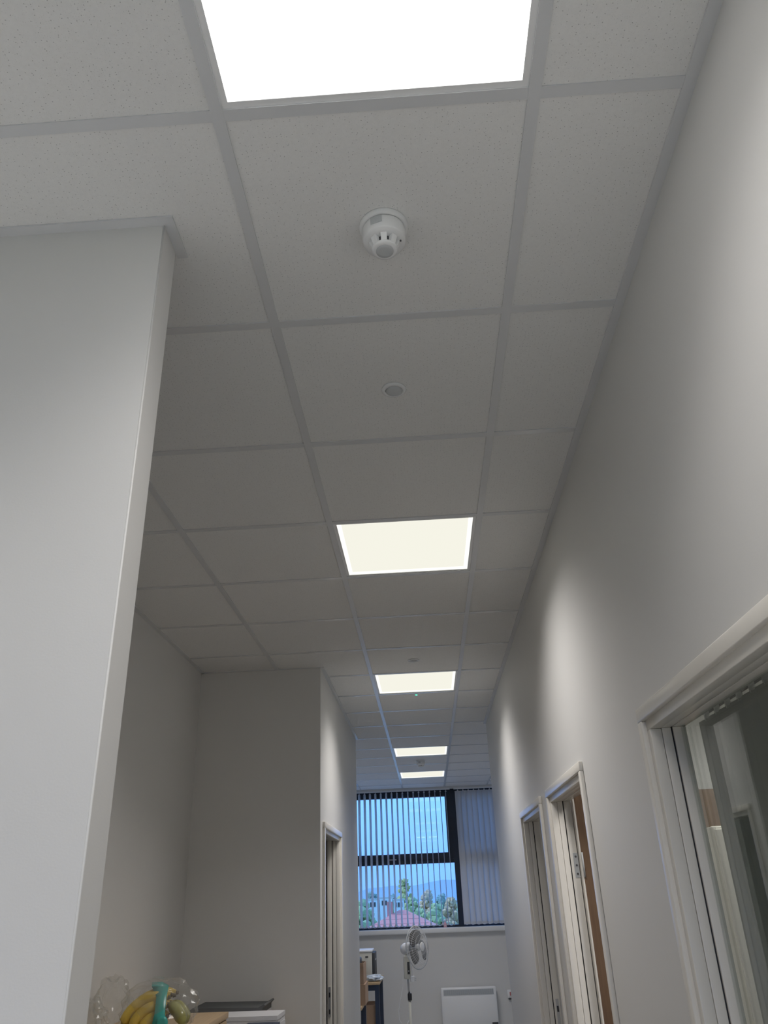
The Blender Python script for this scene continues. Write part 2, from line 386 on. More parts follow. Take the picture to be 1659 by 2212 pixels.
# ------------------------------------------------------------------ recessed light panels
def light_panel():
    t = empty('ceiling_light')
    fr = MB(); o_, i_ = .296, .275
    for a in ((-o_, o_, -o_, -i_), (-o_, o_, i_, o_), (-o_, -i_, -i_, i_), (i_, o_, -i_, i_)): fr.box(*a, .0036, .022)
    fr.build('frame', M_PLASTIC, t)
    d = MB(); s1, s2 = .275, .258      # shallow pan: sloped rim and flat centre, slightly above the frame
    n = len(d.v); d.v = [(-s1, -s1, .006), (s1, -s1, .006), (s1, s1, .006), (-s1, s1, .006), (-s2, -s2, .012), (s2, -s2, .012), (s2, s2, .012), (-s2, s2, .012)]
    d.f = [[4, 7, 6, 5], [0, 4, 5, 1], [1, 5, 6, 2], [2, 6, 7, 3], [3, 7, 4, 0]]; d.sm = [False]*5
    me = bpy.data.meshes.new('diffuser'); me.from_pydata(d.v, [], d.f); me.materials.append(PANEL); me.materials.append(PANEL_RIM)
    for p_ in list(me.polygons)[1:]: p_.material_index = 1
    link('diffuser', me, t)
    la = bpy.data.lights.new('lamp', 'AREA'); la.shape = 'SQUARE'; la.size = .545; la.energy = LAMP_WATTS; la.spread = math.radians(LAMP_SPREAD); la.color = LAMP_COLOUR
    lo = bpy.data.objects.new('lamp', la); COL.objects.link(lo); lo.parent = t; lo.location = (0, 0, .0035)
    B(-.27, .27, -.27, .27, .02, .032).build('housing', M_PLASTIC, t)
    return t
LL = {-1: 'brightest square ceiling light panel beside the top of the thin partition wall', 3: 'square ceiling light panel opposite the shaded alcove', 7: 'square ceiling light panel next to the green indicator lamp',
      12: 'square ceiling light panel just before the ceiling fire detector near the window', 15: 'square ceiling light panel closest to the window blind', -4: 'unseen ceiling light panel added far behind the partition wall'}
proto = light_panel()
first = True
PANEL_NEAR = emit('led_diffuser_near', (1.0, .98, .95), 2.8)
for i, k in sorted(LIGHTS, key=lambda p: (abs(p[0]), p[1])):
    t = proto if first else copy_tree(proto); first = False
    t.location = (i*.6, k*.6+.3, H)
    if i == 0: lab = LL[k]
    elif k == -1: lab = 'unseen ceiling light panel added in the open office along the thin partition'
    elif k == -4: lab = 'unseen ceiling light panel added in the rear corner of the open office'
    if (i, k) == (0, -1):
        for c_ in t.children:
            if c_.name.startswith('diffuser'):
                for l_ in t.children:
                    if l_.type == 'LIGHT': l_.data = l_.data.copy(); l_.data.energy = LAMP_WATTS*.68
                c_.data = c_.data.copy(); c_.data.materials.clear(); c_.data.materials.append(PANEL_NEAR)
                for p_ in c_.data.polygons: p_.material_index = 0
    tag(t, lab, 'light panel', 'recessed square light panels')
t = copy_tree(proto); t.location = (1.6, 1.9, H-.03)
for l_ in t.children:
    if l_.type == 'LIGHT': l_.data = l_.data.copy(); l_.data.energy = LAMP_WATTS*2.2
tag(t, 'square ceiling light panel inside the side office', 'light panel', 'recessed square light panels')
t = copy_tree(proto); t.location = (1.9, 4.6, H-.03); tag(t, 'unseen ceiling light panel added inside the second side office', 'light panel', 'recessed square light panels')  # unseen panel added to light the room behind the doorway

# ------------------------------------------------------------------ door frames
def door_frame(name, xf, s, y0, y1, label, strike=None):
    t = empty(name, (xf, (y0+y1)/2, 0))
    yo = (y0+y1)/2
    def part(nm, mat, *boxes, bev=0.0):
        m = MB()
        for d0, d1, a, b, z0, z1 in boxes:
            xa, xb = sorted((s*d0, s*d1)); m.box(xa, xb, a-yo, b-yo, z0, z1, bev=bev)
        return m.build(nm, mat, t)
    AW, AT, za = .034, .015, ZARCH
    for d0, d1 in ((-AT, 0),):
        part('architrave', M_FRAME, (d0, d1, y0, y0+AW, 0, za-AW), bev=.003)
        part('architrave', M_FRAME, (d0, d1, y1-AW, y1, 0, za-AW), bev=.003)
        part('architrave', M_FRAME, (d0, d1, y0, y1, za-AW, za), bev=.003)
    j0, j1, zs = y0+.060, y1-.060, za-.058      # inner faces of the lining
    for d0, d1, e in ((-.002, .026, 0), (.0275, .051, .0015), (.0565, WT-.011, .003)):
        nm = 'lining' if d0 < .05 else 'rebate_lining'
        part(nm, M_FRAME, (d0, d1, y0+.02, j0-e, 0, zs+e), bev=.0015)
        part(nm, M_FRAME, (d0, d1, j1+e, y1-.02, 0, zs+e), bev=.0015)
        part(nm, M_FRAME, (d0, d1, y0+.02, y1-.02, zs+e, za-.02), bev=.0015)
    g = .010
    part('groove_shade', M_BLACK, (.051, .0565, y0+.02, j0-g, 0, zs+g), (.051, .0565, j1+g, y1-.02, 0, zs+g), (.051, .0565, y0+.02, y1-.02, zs+g, za-.02))  # black strip colours in the shade of the frame groove
    if strike:
        p = part('strike_plate', M_STEEL, (.067, .083, j1+.0005, j1+.0035, .95, 1.12))
        m = MB()
        for z in (.965, 1.06):
            xa, xb = sorted((s*.070, s*.080)); m.box(xa, xb, j1-.0006-yo, j1+.002-yo, z, z+.028)
        m.build('latch_hole', M_BLACK, p)
    tag(t, label, 'door frame', kind='structure')
    return t, j0, j1, zs, yo
d1, j0a, j1a, zsa, yoa = door_frame('door_1', XR, 1, .20, 1.121, 'white framed full-height glass screen mirroring the opposite wall')
B(.076, .082, j0a-.004-yoa, j1a+.004-yoa, .08, zsa+.004).build('glass_pane', M_GLASSD, d1)
B(.0565, WT, j0a-yoa, j1a-yoa, 0, .08).build('bottom_rail', M_FRAME, d1)
d2, j0b, j1b, zsb, yob = door_frame('door_2', XR, 1, 1.992, 2.914, 'white doorway with an oak door standing open inside')
d3, *_ = door_frame('door_3', XR, 1, 3.149, 4.072, 'white doorway nearest the end of the long wall', strike=True)
d4, *_ = door_frame('door_4', XL, -1, 4.069, 5.085, 'white doorway in the wall beside the alcove', strike=True)
# open oak leaf of door_2, swung 90 degrees into the office
leaf = empty('door_leaf', (0, 0, 0)); leaf.parent = d2
ly0, ly1 = j1b-yob-.030, j1b-yob+.0125
lf = B(.100, .100+.80, ly0, ly1, .01, zsb+.026, bev=.002).build('leaf_panel', M_OAK, leaf)
B(.093, .100, ly0, ly1, .01, zsb+.026).build('lipping', M_FRAME, leaf)
for z in (.25, 1.05, 1.70):
    hg = MB().box(.068, .089, j1b-yob+.0015, j1b-yob+.004, z, z+.10); hg.tube([(.103, ly0-.003, z), (.103, ly0-.003, z+.10)], .0035, 8)
    h = hg.build('hinge', M_GREYPL, leaf)
for z in (1.715, 1.75, 1.785):
    m = MB(); m.lathe([(.0045, 0), (.0045, .002)], 12, Matrix.Translation((.079, j1b-yob+.002, z)) @ Matrix.Rotation(PI/2, 4, 'X')); m.build('hinge_screw', M_DARK, leaf)

# ------------------------------------------------------------------ window
win = empty('window_1', (0, Y_WIN, 0))
fy0, fy1 = .095, .165
MUL0, MUL1 = .372, .462
def wf(nm, *b): return B(*b).build(nm, M_DARKFRAME, win)
wf('frame_head', WX0, WX1, fy0, fy1, H-.105, WZ1); wf('frame_bottom', WX0, WX1, fy0, fy1, WZ0, WZ0+.055)
wf('frame_side', WX0, WX0+.06, fy0, fy1, WZ0+.055, H-.105); wf('frame_side', WX1-.06, WX1, fy0, fy1, WZ0+.055, H-.105)
wf('mullion', MUL0, MUL1, fy0-.015, fy1, WZ0+.055, H-.105)
wf('transom', WX0+.06, -1.46, fy0, fy1, H-.985, H-.935); wf('transom', -1.37, MUL0, fy0, fy1, H-.985, H-.935); wf('transom', MUL1, WX1-.06, fy0, fy1, H-.985, H-.935)
wf('mullion', -1.46, -1.37, fy0-.015, fy1, WZ0+.055, H-.105)
for a, b in ((WX0+.06, -1.46), (-1.37, MUL0), (MUL1, WX1-.06)):       # opening top sashes
    z0, z1 = H-.935, H-.105
    sash = wf('sash_frame', a, b, fy0-.012, fy1-.01, z0, z0+.082)
    for q in ((a, a+.03, z0+.082, z1), (b-.078, b, z0+.082, z1), (a+.03, b-.078, z1-.012, z1)):
        B(q[0], q[1], fy0-.012, fy1-.01, q[2], q[3]).build('sash_rail', M_DARKFRAME, sash)
    B(a+.03, b-.078, .125, .131, z0+.082, z1-.012).build('pane', M_GLASSW, win)
    B(a, b, .125, .131, WZ0+.055, H-.985).build('pane', M_GLASSW, win)
    B((a+b)/2-.05, (a+b)/2+.07, fy0-.035, fy0-.012, z0+.006, z0+.02, bev=.003).build('sash_handle', M_STEEL, sash)
sill = MB().prism([(.12, 1.195), (.12, 1.232), (-.035, 1.232), (-.043, 1.226), (-.046, 1.214), (-.046, 1.19), (-.043, 1.178), (-.035, 1.172), (.0, 1.172), (0, 1.195)], 0, WX0-.05, WX1+.05)
sill.build('window_sill', M_SILL, win)
tag(win, 'wide dark framed window with sky and rooftops beyond', 'window', kind='structure')

# ------------------------------------------------------------------ vertical blinds
def vane_mesh(w, z0, z1, neck=True):
    m = MB(); n = 9; prof = []
    th = .0012; bow = .005
    pts = [(-w/2+w*i/(n-1), bow*math.cos(PI*(i/(n-1)-.5))) for i in range(n)]
    for i in range(n-1):
        (xa, ya_), (xb, yb_) = pts[i], pts[i+1]
        b0 = len(m.v)
        m.v += [(xa, ya_, z0), (xb, yb_, z0), (xb, yb_, z1), (xa, ya_, z1), (xa, ya_+th, z0), (xb, yb_+th, z0), (xb, yb_+th, z1), (xa, ya_+th, z1)]
        for q in ((0, 1, 2, 3), (7, 6, 5, 4), (0, 4, 5, 1), (3, 2, 6, 7)): m.f.append([b0+j for j in q]); m.sm.append(False)
        if i == 0: m.f.append([b0, b0+3, b0+7, b0+4]); m.sm.append(False)
        if i == n-2: m.f.append([b0+1, b0+5, b0+6, b0+2]); m.sm.append(False)
    return m
def blind(name, org, rz, length, spacing, angles, z0, z1, label, mat, headh=.030, chain=True, head_mat=None, clip=.012):
    t = empty(name, org, rz)
    B(-.02, length+.02, -.022, .022, z1+.022, z1+.022+headh).build('headrail', head_mat or M_PLASTIC, t)
    vm = vane_mesh(.089, z0, z1).mesh('vane'); vm.materials.append(mat)
    cm = MB().box(-.004, .004, -.006, .006, z1-.004, z1+.024).box(-clip, clip, -.003, .003, z1-.006, z1+.006).mesh('clip'); cm.materials.append(M_CLIP)
    wm = MB().box(-.042, .042, -.004, .008, z0-.004, z0+.028).mesh('weight'); wm.materials.append(mat)
    n = len(angles)
    for i, a in enumerate(angles):
        x = spacing*(i+.5)
        v = link('vane', vm, t, (x, 0, 0), (0, 0, a)); link('clip', cm, t, (x, 0, 0), (0, 0, 0)); link('weight', wm, v)
        if chain and i < n-1:
            for sgn in (-1, 1):
                p0 = Vector((x+sgn*.044*math.cos(a), sgn*.044*math.sin(a), z0+.02)); a2 = angles[i+1]
                p1 = Vector((x+spacing+sgn*.044*math.cos(a2), sgn*.044*math.sin(a2), z0+.02))
                pts = [p0.lerp(p1, u/6)-Vector((0, 0, .028*(1-(2*u/6-1)**2))) for u in range(7)]
                MB().tube(pts, .0016, 5).build('chain', M_CHAIN, t)
    tag(t, label, 'blind')
    return t
BY = Y_WIN+.025
n1 = 24
ang1 = [math.radians(90-(5+18*(1-i/(n1-1)))) for i in range(n1)]
blind('vertical_blind', (MUL0-.02-n1*.0775, BY, 0), 0, n1*.0775, .0775, ang1, 1.262, H-.058, 'vertical blind with vanes turned open above the fan', M_VANE)
n2 = 15
ang2 = [math.radians(-15-7*math.sin(i*2.1)) for i in range(n2)]
blind('vertical_blind', (MUL1-.015, BY, 0), 0, n2*.0755, .0755, ang2, 1.262, H-.058, 'vertical blind with grey vanes drawn closed beside the dark mullion', M_VANE)
n3 = 12
ang3 = [math.radians(9) for i in range(n3)]
blind('vertical_blind', (XR+WT+.05, .193, 0), PI/2, n3*.0765, .0765, ang3,   .05, 2.036, 'dark vertical blind hanging behind the glass screen', M_VANE2, chain=False, head_mat=M_DARK, clip=.0045)

# ------------------------------------------------------------------ fire detectors, sensors, indicators
def detector():
    t = empty('smoke_detector')
    MB().lathe([(.0545, 0), (.0545, -.004), (.052, -.010), (.048, -.012)], 48).build('base', M_PLASTIC, t)
    MB().lathe([(.0478, -.0135), (.0485, -.018), (.0475, -.044), (.0455, -.049), (.031, -.0505)], 48).build('body', M_PLASTIC, t)
    MB().lathe([(.0462, -.0118), (.0462, -.0138)], 48).build('shadow_gap', M_DARK, t)
    MB().lathe([(.023, -.050), (.020, -.064)], 32).build('sensing_chamber', M_DARK, t)
    fm = MB(); fm.v = [(.034, -.0068, -.0502), (.034, .0068, -.0502), (.0275, .0062, -.068), (.0275, -.0062, -.068), (.0225, -.0068, -.0502), (.0225, .0068, -.0502), (.0205, .0062, -.068), (.0205, -.0062, -.068)]
    fm.f = [[0, 1, 2, 3], [7, 6, 5, 4], [0, 3, 7, 4], [1, 5, 6, 2], [3, 2, 6, 7], [0, 4, 5, 1]]; fm.sm = [False]*6
    fme = fm.mesh('vent_fin'); fme.materials.append(M_PLASTIC)
    for k in range(8): link('vent_fin', fme, t, (0, 0, 0), (0, 0, 2*PI*k/8+PI/2))
    MB().lathe([(.0272, -.0655), (.0285, -.0675), (.027, -.072), (.0215, -.0735)], 40).build('nose_ring', M_PLASTIC, t)
    MB().lathe([(.0195, -.0725), (.0193, -.0742), (.012, -.0748)], 40).build('cap', M_GREYPL, t)
    lab = MB().box(-.013, .013, -.001, .0006, -.009, .009).xf(Matrix.Rotation(math.radians(-18), 4, 'Z') @ Matrix.Translation((0, -.0486, -.026)) @ Matrix.Rotation(.05, 4, 'X'))
    lab.build('rating_label', M_GREYPL, t)
    MB().lathe([(.002, -.0500), (.002, -.0525), (.001, -.0532)], 10, Matrix.Translation((.036, -.006, 0))).build('indicator', M_DARK, t)
    return t
sd = detector(); sd.location = (0, .30, H+.0035); tag(sd, 'round white fire detector with finned nose over the thin partition end', 'smoke detector', 'ceiling fire detectors')
sd2 = copy_tree(sd); sd2.location = (-.01, 8.12, H+.0035); tag(sd2, 'round white fire detector between the two light panels by the window', 'smoke detector', 'ceiling fire detectors')
def pir():
    t = empty('motion_sensor')
    MB().lathe([(.036, .0), (.0365, -.003), (.034, -.006), (.026, -.0075), (.0255, -.004)], 40).build('bezel', M_SILL, t)
    MB().lathe([(.0255, -.004), (.0235, -.008), (.018, -.0112), (.010, -.013), (.003, -.0135)], 32).build('lens', M_GREYPL, t)
    for s in (-1, 1): B(.030*s-.006, .030*s+.006, -.008, .008, -.003, .0).build('spring_clip', M_PLASTIC, t)
    return t
p1 = pir(); p1.location = (-.004, .92, H+.0035); tag(p1, 'small round motion sensor between the fire detector and the alcove light panel', 'motion sensor', 'ceiling motion sensors')
p2 = copy_tree(p1); p2.location = (-.006, 3.89, H+.0035); tag(p2, 'small round motion sensor before the corridor light with green indicator', 'motion sensor', 'ceiling motion sensors')
M_LED = emit('green_led', (.08, .9, .55), 1.6)
def led(loc, mat, label):
    t = empty('emergency_indicator', loc)
    MB().lathe([(.013, 0), (.013, -.003), (.010, -.0045)], 24).build('bezel', M_PLASTIC, t)
    MB().lathe([(.0095, -.004), (.008, -.008), (.003, -.0095)], 20).build('lens', mat, t)
    tag(t, label, 'indicator lamp')
led((-.004, 4.845, H+.0035), M_LED, 'tiny green glowing indicator lamp beside the corridor light panel')
led((-.004, 9.66, H+.0035), M_PLASTIC, 'tiny white indicator lamp beside the light panel at the window')

# ------------------------------------------------------------------ heater and fused switch on the window wall
ht = empty('panel_heater', (.43, Y_WIN, .12))
B(-.352, .352, -.10, -.02, 0, .435, bev=.012).build('body', M_PLASTIC, ht)
B(-.33, .33, -.1025, -.099, .012, .335, bev=.001).build('front_panel', M_PLASTIC, ht)
gr = B(-.318, .318, -.1015, -.098, .352, .415).build('grille', M_GREYPL, ht)
sl = MB()
for i in range(52): sl.box(-.315+i*.0122, -.315+i*.0122+.005, -.1035, -.1012, .355, .412)
sl.build('grille_insert', paint('heater_grille', (.36, .39, .43), .4), gr)
B(.27, .345, -.104, -.09, .02, .055, bev=.003).build('control_panel', M_CHAR, ht)
B(-.25, -.21, -.02, 0, .05, .40).build('bracket', M_STEEL, ht); B(.21, .25, -.02, 0, .05, .40).build('bracket', M_STEEL, ht)
tag(ht, 'white electric panel heater with slotted grille under the window', 'heater')
sw = empty('fused_switch', (.975, Y_WIN, .46))
B(-.045, .045, -.012, 0, -.045, .045, bev=.003).build('face_plate', M_PLASTIC, sw)
B(-.018, .004, -.016, -.011, -.02, .02, bev=.001).build('rocker', paint('red_rocker', (.45, .12, .12), .4), sw)
B(.012, .032, -.015, -.011, -.02, .02, bev=.001).build('fuse_holder', M_GREYPL, sw)
B(-.04, .04, -.03, 0, -.06, -.046, bev=.002).build('cable_entry', M_CHAR, sw)
tag(sw, 'white fused wall switch with red rocker beside the panel heater', 'wall switch')

# ------------------------------------------------------------------ pedestal fan
def fan():
    FX, FY, HZ = -.262, 8.6, 1.13
    t = empty('pedestal_fan', (FX, FY, 0))
    MB().lathe([(.20, 0), (.20, .012), (.17, .03), (.05, .045), (.025, .06)], 40).build('base', M_CREAM, t)
    MB().tube([(0, 0, .05), (-.005, 0, .66)], .0155, 16).build('lower_pole', M_CREAM, t)
    MB().lathe([(.021, .645), (.022, .66), (.022, .70), (.019, .71)], 20).build('height_collar', M_BLACK, t)
    MB().tube([(-.005, 0, .70), (-.012, 0, .87)], .0105, 14).build('chrome_tube', M_STEEL, t)
    cb = B(-.052, .022, -.035, .04, .84, 1.06, bev=.014).build('control_box', M_CREAM, t)
    B(-.012, .014, -.0385, -.034, .885, 1.0, bev=.002).build('switch_panel', M_CHAR, cb)
    MB().lathe([(.006, 0), (.006, .004)], 12, Matrix.Translation((.001, -.0385, .915)) @ Matrix.Rotation(PI/2, 4, 'X')).build('knob', M_GREYPL, cb)
    ang = math.radians(57)
    n = Vector((math.sin(ang), -math.cos(ang), .10)).normalized()       # blowing direction
    c = Vector((.105, -.01, HZ))
    ex = n.cross(Vector((0, 0, 1))).normalized(); ey = ex.cross(n)
    R = Matrix((ex, ey, n)).transposed().to_4x4(); T = Matrix.Translation(c) @ R
    MB().lathe([(.02, -.20), (.045, -.195), (.058, -.17), (.062, -.10), (.05, -.075)], 28, T).build('motor_housing', M_PLASTIC, t)
    MB().tube([c - n*.13 - Vector((0, 0, .04)), Vector((-.015, 0, 1.05))], .02, 12).build('neck', M_CREAM, t)
    # three swept blades
    mb_ = paint('blade_grey', (.19, .19, .185), .35, translucent=.10)
    prof = []
    bm_ = MB(); NR, NA = 8, 6; th = .0025
    for side in (0, 1):
        for i in range(NR):
            r = .032 + (.172-.032)*i/(NR-1); f = i/(NR-1)
            wdt = .35+.75*math.sin(PI*min(1, .18+.72*f))
            for j in range(NA):
                a = (j/(NA-1)-.5)*wdt*1.7 + .55*f
                if i == NR-1: a *= .93
                z = .018*(j/(NA-1)-.5)*2*(1-.35*f) + side*th
                bm_.v.append((r*math.cos(a), r*math.sin(a), z))
    S = NR*NA
    for i in range(NR-1):
        for j in range(NA-1):
            q = [i*NA+j, i*NA+j+1, (i+1)*NA+j+1, (i+1)*NA+j]
            bm_.f.append(q); bm_.sm.append(True); bm_.f.append([S+x for x in reversed(q)]); bm_.sm.append(True)
    rim = [j for j in range(NA)]+[i*NA+NA-1 for i in range(1, NR)]+[(NR-1)*NA+j for j in range(NA-2, -1, -1)]+[i*NA for i in range(NR-2, 0, -1)]
    for a_, b_ in zip(rim, rim[1:]+rim[:1]): bm_.f.append([a_, b_, S+b_, S+a_]); bm_.sm.append(False)
    bme = bm_.mesh('blade'); bme.materials.append(mb_)
    for k in range(3):
        o = link('blade', bme, t); o.matrix_local = T @ Matrix.Rotation(2*PI*k/3+.9, 4, 'Z')
    MB().lathe([(.036, -.02), (.036, .018), (.03, .026), (.01, .03)], 28, T).build('hub', M_GREYPL, t)
    # wire guards
    wire = M_PLASTIC
    def dome(z_c, z_r, rr, name):
        gm = MB(); K = 44
        for k in range(K):
            a = 2*PI*k/K; pts = []
            for i in range(8):
                f = i/7; r = .04+(rr-.04)*f; z = z_c+(z_r-z_c)*f**2.6
                pts.append(T @ Vector((r*math.cos(a), r*math.sin(a), z)))
            gm.tube(pts, .0009, 4)
        for r, f in ((.07, None), (.115, None), (.16, None), (rr-.012, None)):
            f = (r-.04)/(rr-.04); z = z_c+(z_r-z_c)*f**2.6
            gm.tube([T @ Vector((r*math.cos(2*PI*k/40), r*math.sin(2*PI*k/40), z)) for k in range(40)], .0012, 4, closed=True)
        return gm.build(name, wire, t)
    dome(.062, .004, .205, 'front_guard'); dome(-.075, -.004, .205, 'rear_guard')
    MB().tube([T @ Vector((.206*math.cos(2*PI*k/48), .206*math.sin(2*PI*k/48), 0)) for k in range(48)], .005, 8, closed=True).build('guard_rim', M_GREYPL, t)
    MB().lathe([(.043, .060), (.043, .066), (.036, .070), (.01, .071)], 28, T).build('guard_badge', M_PLASTIC, t)
    # mains lead: one loop beside the pole, plug hanging from the hook
    MB().tube([(-.05, 0, .93), (-.062, -.01, .86), (-.068, -.01, .78), (-.10, -.01, .66), (-.125, -.01, .56), (-.12, -.01, .48), (-.085, -.01, .43), (-.045, -.01, .43), (-.018, -.018, .47)], .0032, 6).build('mains_lead', M_PLASTIC, t)
    MB().tube([(.033, -.04, .99), (.036, -.045, .93), (.038, -.045, .87)], .0032, 6).build('mains_lead', M_PLASTIC, t)
    pl = B(.016, .062, -.065, -.03, .815, .868, bev=.008).build('plug', M_PLASTIC, t)
    for z in (.826, .845): B(.055, .078, -.05, -.045, z, z+.006).build('plug_pin', M_STEEL, pl)
    tag(t, 'white pedestal fan with three grey blades in front of the window', 'fan')
fan()

# ------------------------------------------------------------------ desks and things in the window room
def desk(name, x0, x1, y0, y1, h, label):
    t = empty(name, ((x0+x1)/2, (y0+y1)/2, 0)); w, d = (x1-x0)/2, (y1-y0)/2
    B(-w, w, -d, d, h-.026, h, bev=.002).build('desk_top', M_BEECH, t)
    for sx in (-1, 1):
        for sy in (-1, 1): B(sx*(w-.035)-.025, sx*(w-.035)+.025, sy*(d-.035)-.025, sy*(d-.035)+.025, 0, h-.026).build('leg', M_NAVY, t)
    for sy in (-1, 1): B(-w+.06, w-.06, sy*(d-.04)-.012, sy*(d-.04)+.012, h-.086, h-.026).build('rail', M_NAVY, t)
    tag(t, label, 'desk', 'beech desks in the window room')
desk('office_desk', -1.90, -.688, 7.55, 8.25, .715, 'beech desk with navy legs carrying the stacked cardboard boxes')
desk('office_desk', -2.2, -.63, 9.45, 10.25, .745, 'beech desk with navy legs carrying the printer')
def carton(loc, w, d, h, label, rz=0, open_top=False):
    t = empty('cardboard_box', loc, rz)
    th = .005
    B(-w, w, -d, d, 0, th).build('bottom', M_CARD, t)
    for a in ((-w, w, -d, -d+th), (-w, w, d-th, d), (-w, -w+th, -d+th, d-th), (w-th, w, -d+th, d-th)): B(*a, th, h).build('side', M_CARD, t)
    if open_top:
        B(-w, w, -d-.02, -d, h-.02, h+.01).build('flap', M_CARD, t)
    else:
        B(-w, -.001, -d, d, h, h+th).build('flap', M_CARD, t); B(.001, w, -d, d, h, h+th).build('flap', M_CARD, t)
    tag(t, label, 'cardboard box')
carton((-.825, 7.86, .716), .165, .19, .165, 'brown cardboard box at the bottom of the stack on the desk')
carton((-.835, 7.865, .887), .16, .18, .17, 'open brown cardboard box on top of the stack', open_top=True)
tag(B(-.95, -.71, 7.74, 7.98, .905, 1.105, bev=.02).build('black_pouch', M_CHAR), 'black padded pouch poking out of the open cardboard box', 'pouch')
carton((-.80, 9.72, 0), .12, .2, .30, 'brown cardboard box on the floor under the printer desk')
carton((-.80, 9.72, .306), .115, .19, .20, 'smaller brown cardboard box stacked under the printer desk')
pr = empty('printer', (-.93, 9.85, .745))
B(-.20, .20, -.18, .18, .012, .29, bev=.01).build('body', M_CREAM, pr)
B(.2005, .232, -.17, .19, .012, .285, bev=.006).build('side_cover', M_CHAR, pr)
B(-.205, .205, -.185, .185, .291, .315, bev=.006).build('lid', M_PLASTIC, pr)
B(-.12, .10, -.183, -.178, .09, .16, bev=.002).build('paper_slot', M_GREYPL, pr)
B(.12, .155, -.1835, -.178, .235, .252, bev=.002).build('button', M_CHAR, pr)
B(.12, .16, -.1835, -.178, .04, .06, bev=.002).build('badge', M_GREYPL, pr)
B(.225, .2335, -.10, .08, .20, .215).build('side_vent', M_STEEL, pr)
for sx in (-.16, .16): B(sx-.02, sx+.02, -.15, .15, 0, .012).build('foot', M_CHAR, pr)
tag(pr, 'cream printer with dark side cover on the beech desk', 'printer')

def crumple(name, rx, ry, rz_, seed, amp, mat, loc, label=None, cat=None, sub=3, parent=None, flat=True):
    rnd = random.Random(seed); b = bmesh.new(); bmesh.ops.create_icosphere(b, subdivisions=sub, radius=1)
    ph = [(Vector((rnd.uniform(-1, 1), rnd.uniform(-1, 1), rnd.uniform(-1, 1))).normalized()*rnd.uniform(2.5, 9), rnd.uniform(0, 6)) for _ in range(9)]
    for v in b.verts:
        d = sum(abs(math.sin(v.co.dot(k)+p))-.6 for k, p in ph)/3
        c = v.co*(1+amp*d) + Vector((rnd.uniform(-1, 1), rnd.uniform(-1, 1), rnd.uniform(-1, 1)))*amp*.12
        v.co = Vector((c.x*rx, c.y*ry, max(c.z*rz_, -.93*rz_)))
    m = MB(); m.addbm(b, not flat); o = m.build(name, mat, parent, loc)
    if label: tag(o, label, cat)
    return o
M_CLEAR = glass('clear_film', (.93, .93, .92), 1.35, .06, haze=.09, hazecol=(.85, .85, .83))
M_BAGW = paint('printed_film', (.62, .70, .80), .25, var=.35, vscale=14)
crumple('packet_bag', .085, .07, .035, 5, .5, M_BAGW, (-.69, 9.555, .745+.034), 'crumpled pale plastic packet lying on the edge of the printer desk', 'plastic bag')
# small figurine on the sill
fg = empty('figurine', (.19, Y_WIN+.085, 1.232))
MB().lathe([(.022, 0), (.024, .004), (.02, .012), (.026, .035), (.02, .055), (.012, .062)], 20).build('body', paint('pink_glaze', (.75, .42, .42), .3), fg)
MB().lathe([(.006, .060), (.017, .068), (.019, .08), (.013, .094), (.004, .099)], 20).build('head', M_SILL, fg)
tag(fg, 'small white and pink figurine on the window sill behind the blind', 'figurine')

# ------------------------------------------------------------------ alcove: cupboards and things on top
def cupboard(x0, x1, y0, y1, h, label, top=M_BEECH, body=M_CHAR):
    t = empty('storage_cupboard', ((x0+x1)/2, (y0+y1)/2, 0)); w, d = (x1-x0)/2, (y1-y0)/2
    B(-w+.01, w-.02, -d+.01, d-.01, .05, h-.026).build('carcass', body, t)
    B(-w+.03, w-.05, -d+.03, d-.03, 0, .05).build('plinth', M_BLACK, t)
    B(-w, w, -d, d, h-.025, h, bev=.002).build('top_panel', top, t)
    for a, b in ((-d+.015, -.003), (.003, d-.015)):
        dr = B(w-.0195, w-.004, a, b, .06, h-.03, bev=.002).build('door', top, t)
        yy = b-.05 if a < -.01 else a+.05
        MB().tube([(w+.014, yy, h*.55), (w+.014, yy, h*.55+.12)], .004, 8).build('handle', M_STEEL, dr)
    tag(t, label, 'cupboard'); return t
cupboard(-1.395, -.95, 1.95, 3.24, 1.20, 'beech topped cupboard along the alcove side wall under the bags')
cupboard(-1.395, -.72, 3.27, 3.93, 1.03, 'lower beech topped cupboard against the alcove rear wall')
# dark grey laptop sleeve with an upturned flap
sl_ = MB(); pr_ = [(-.19, 0), (.19, 0), (.19, .020), (.205, .035), (.20, .042), (.17, .028), (-.17, .034), (-.19, .02)]
sl_.prism(pr_, 1, -.13, .13)
o = sl_.build('laptop_sleeve', paint('sleeve_grey', (.13, .135, .14), .8, var=.08, vscale=40), None, (-1.06, 3.76, 1.141)); tag(o, 'dark grey laptop sleeve with one upturned corner on the rear cupboard', 'laptop sleeve')
# support for the sleeve and papers
tag(B(-1.26, -.87, 3.60, 3.90, 1.03, 1.14, bev=.003).build('archive_box', M_PAPER), 'grey archive box beneath the laptop sleeve', 'box')
pw = empty('paper_stack', (-.905, 3.46, 1.031), math.radians(-1.5))
for i in range(7): B(-.165, .165, -.10, .10, i*.019, i*.019+.0185).build('paper_sheaf', M_PAPER, pw, (random.uniform(-.003, .003), random.uniform(-.003, .003), 0), (0, 0, random.uniform(-.01, .01)))
tag(pw, 'stack of white paper on the rear cupboard', 'paper')
bf = empty('box_file', (-.80, 3.315, 1.031))
B(-.08, .075, -.035, .03, 0, .11, bev=.003).build('case', M_NAVY, bf); B(-.04, .02, -.0362, -.0345, .03, .08).build('spine_label', M_GREYPL, bf)
tag(bf, 'dark navy box file in front of the white paper stack', 'box file')
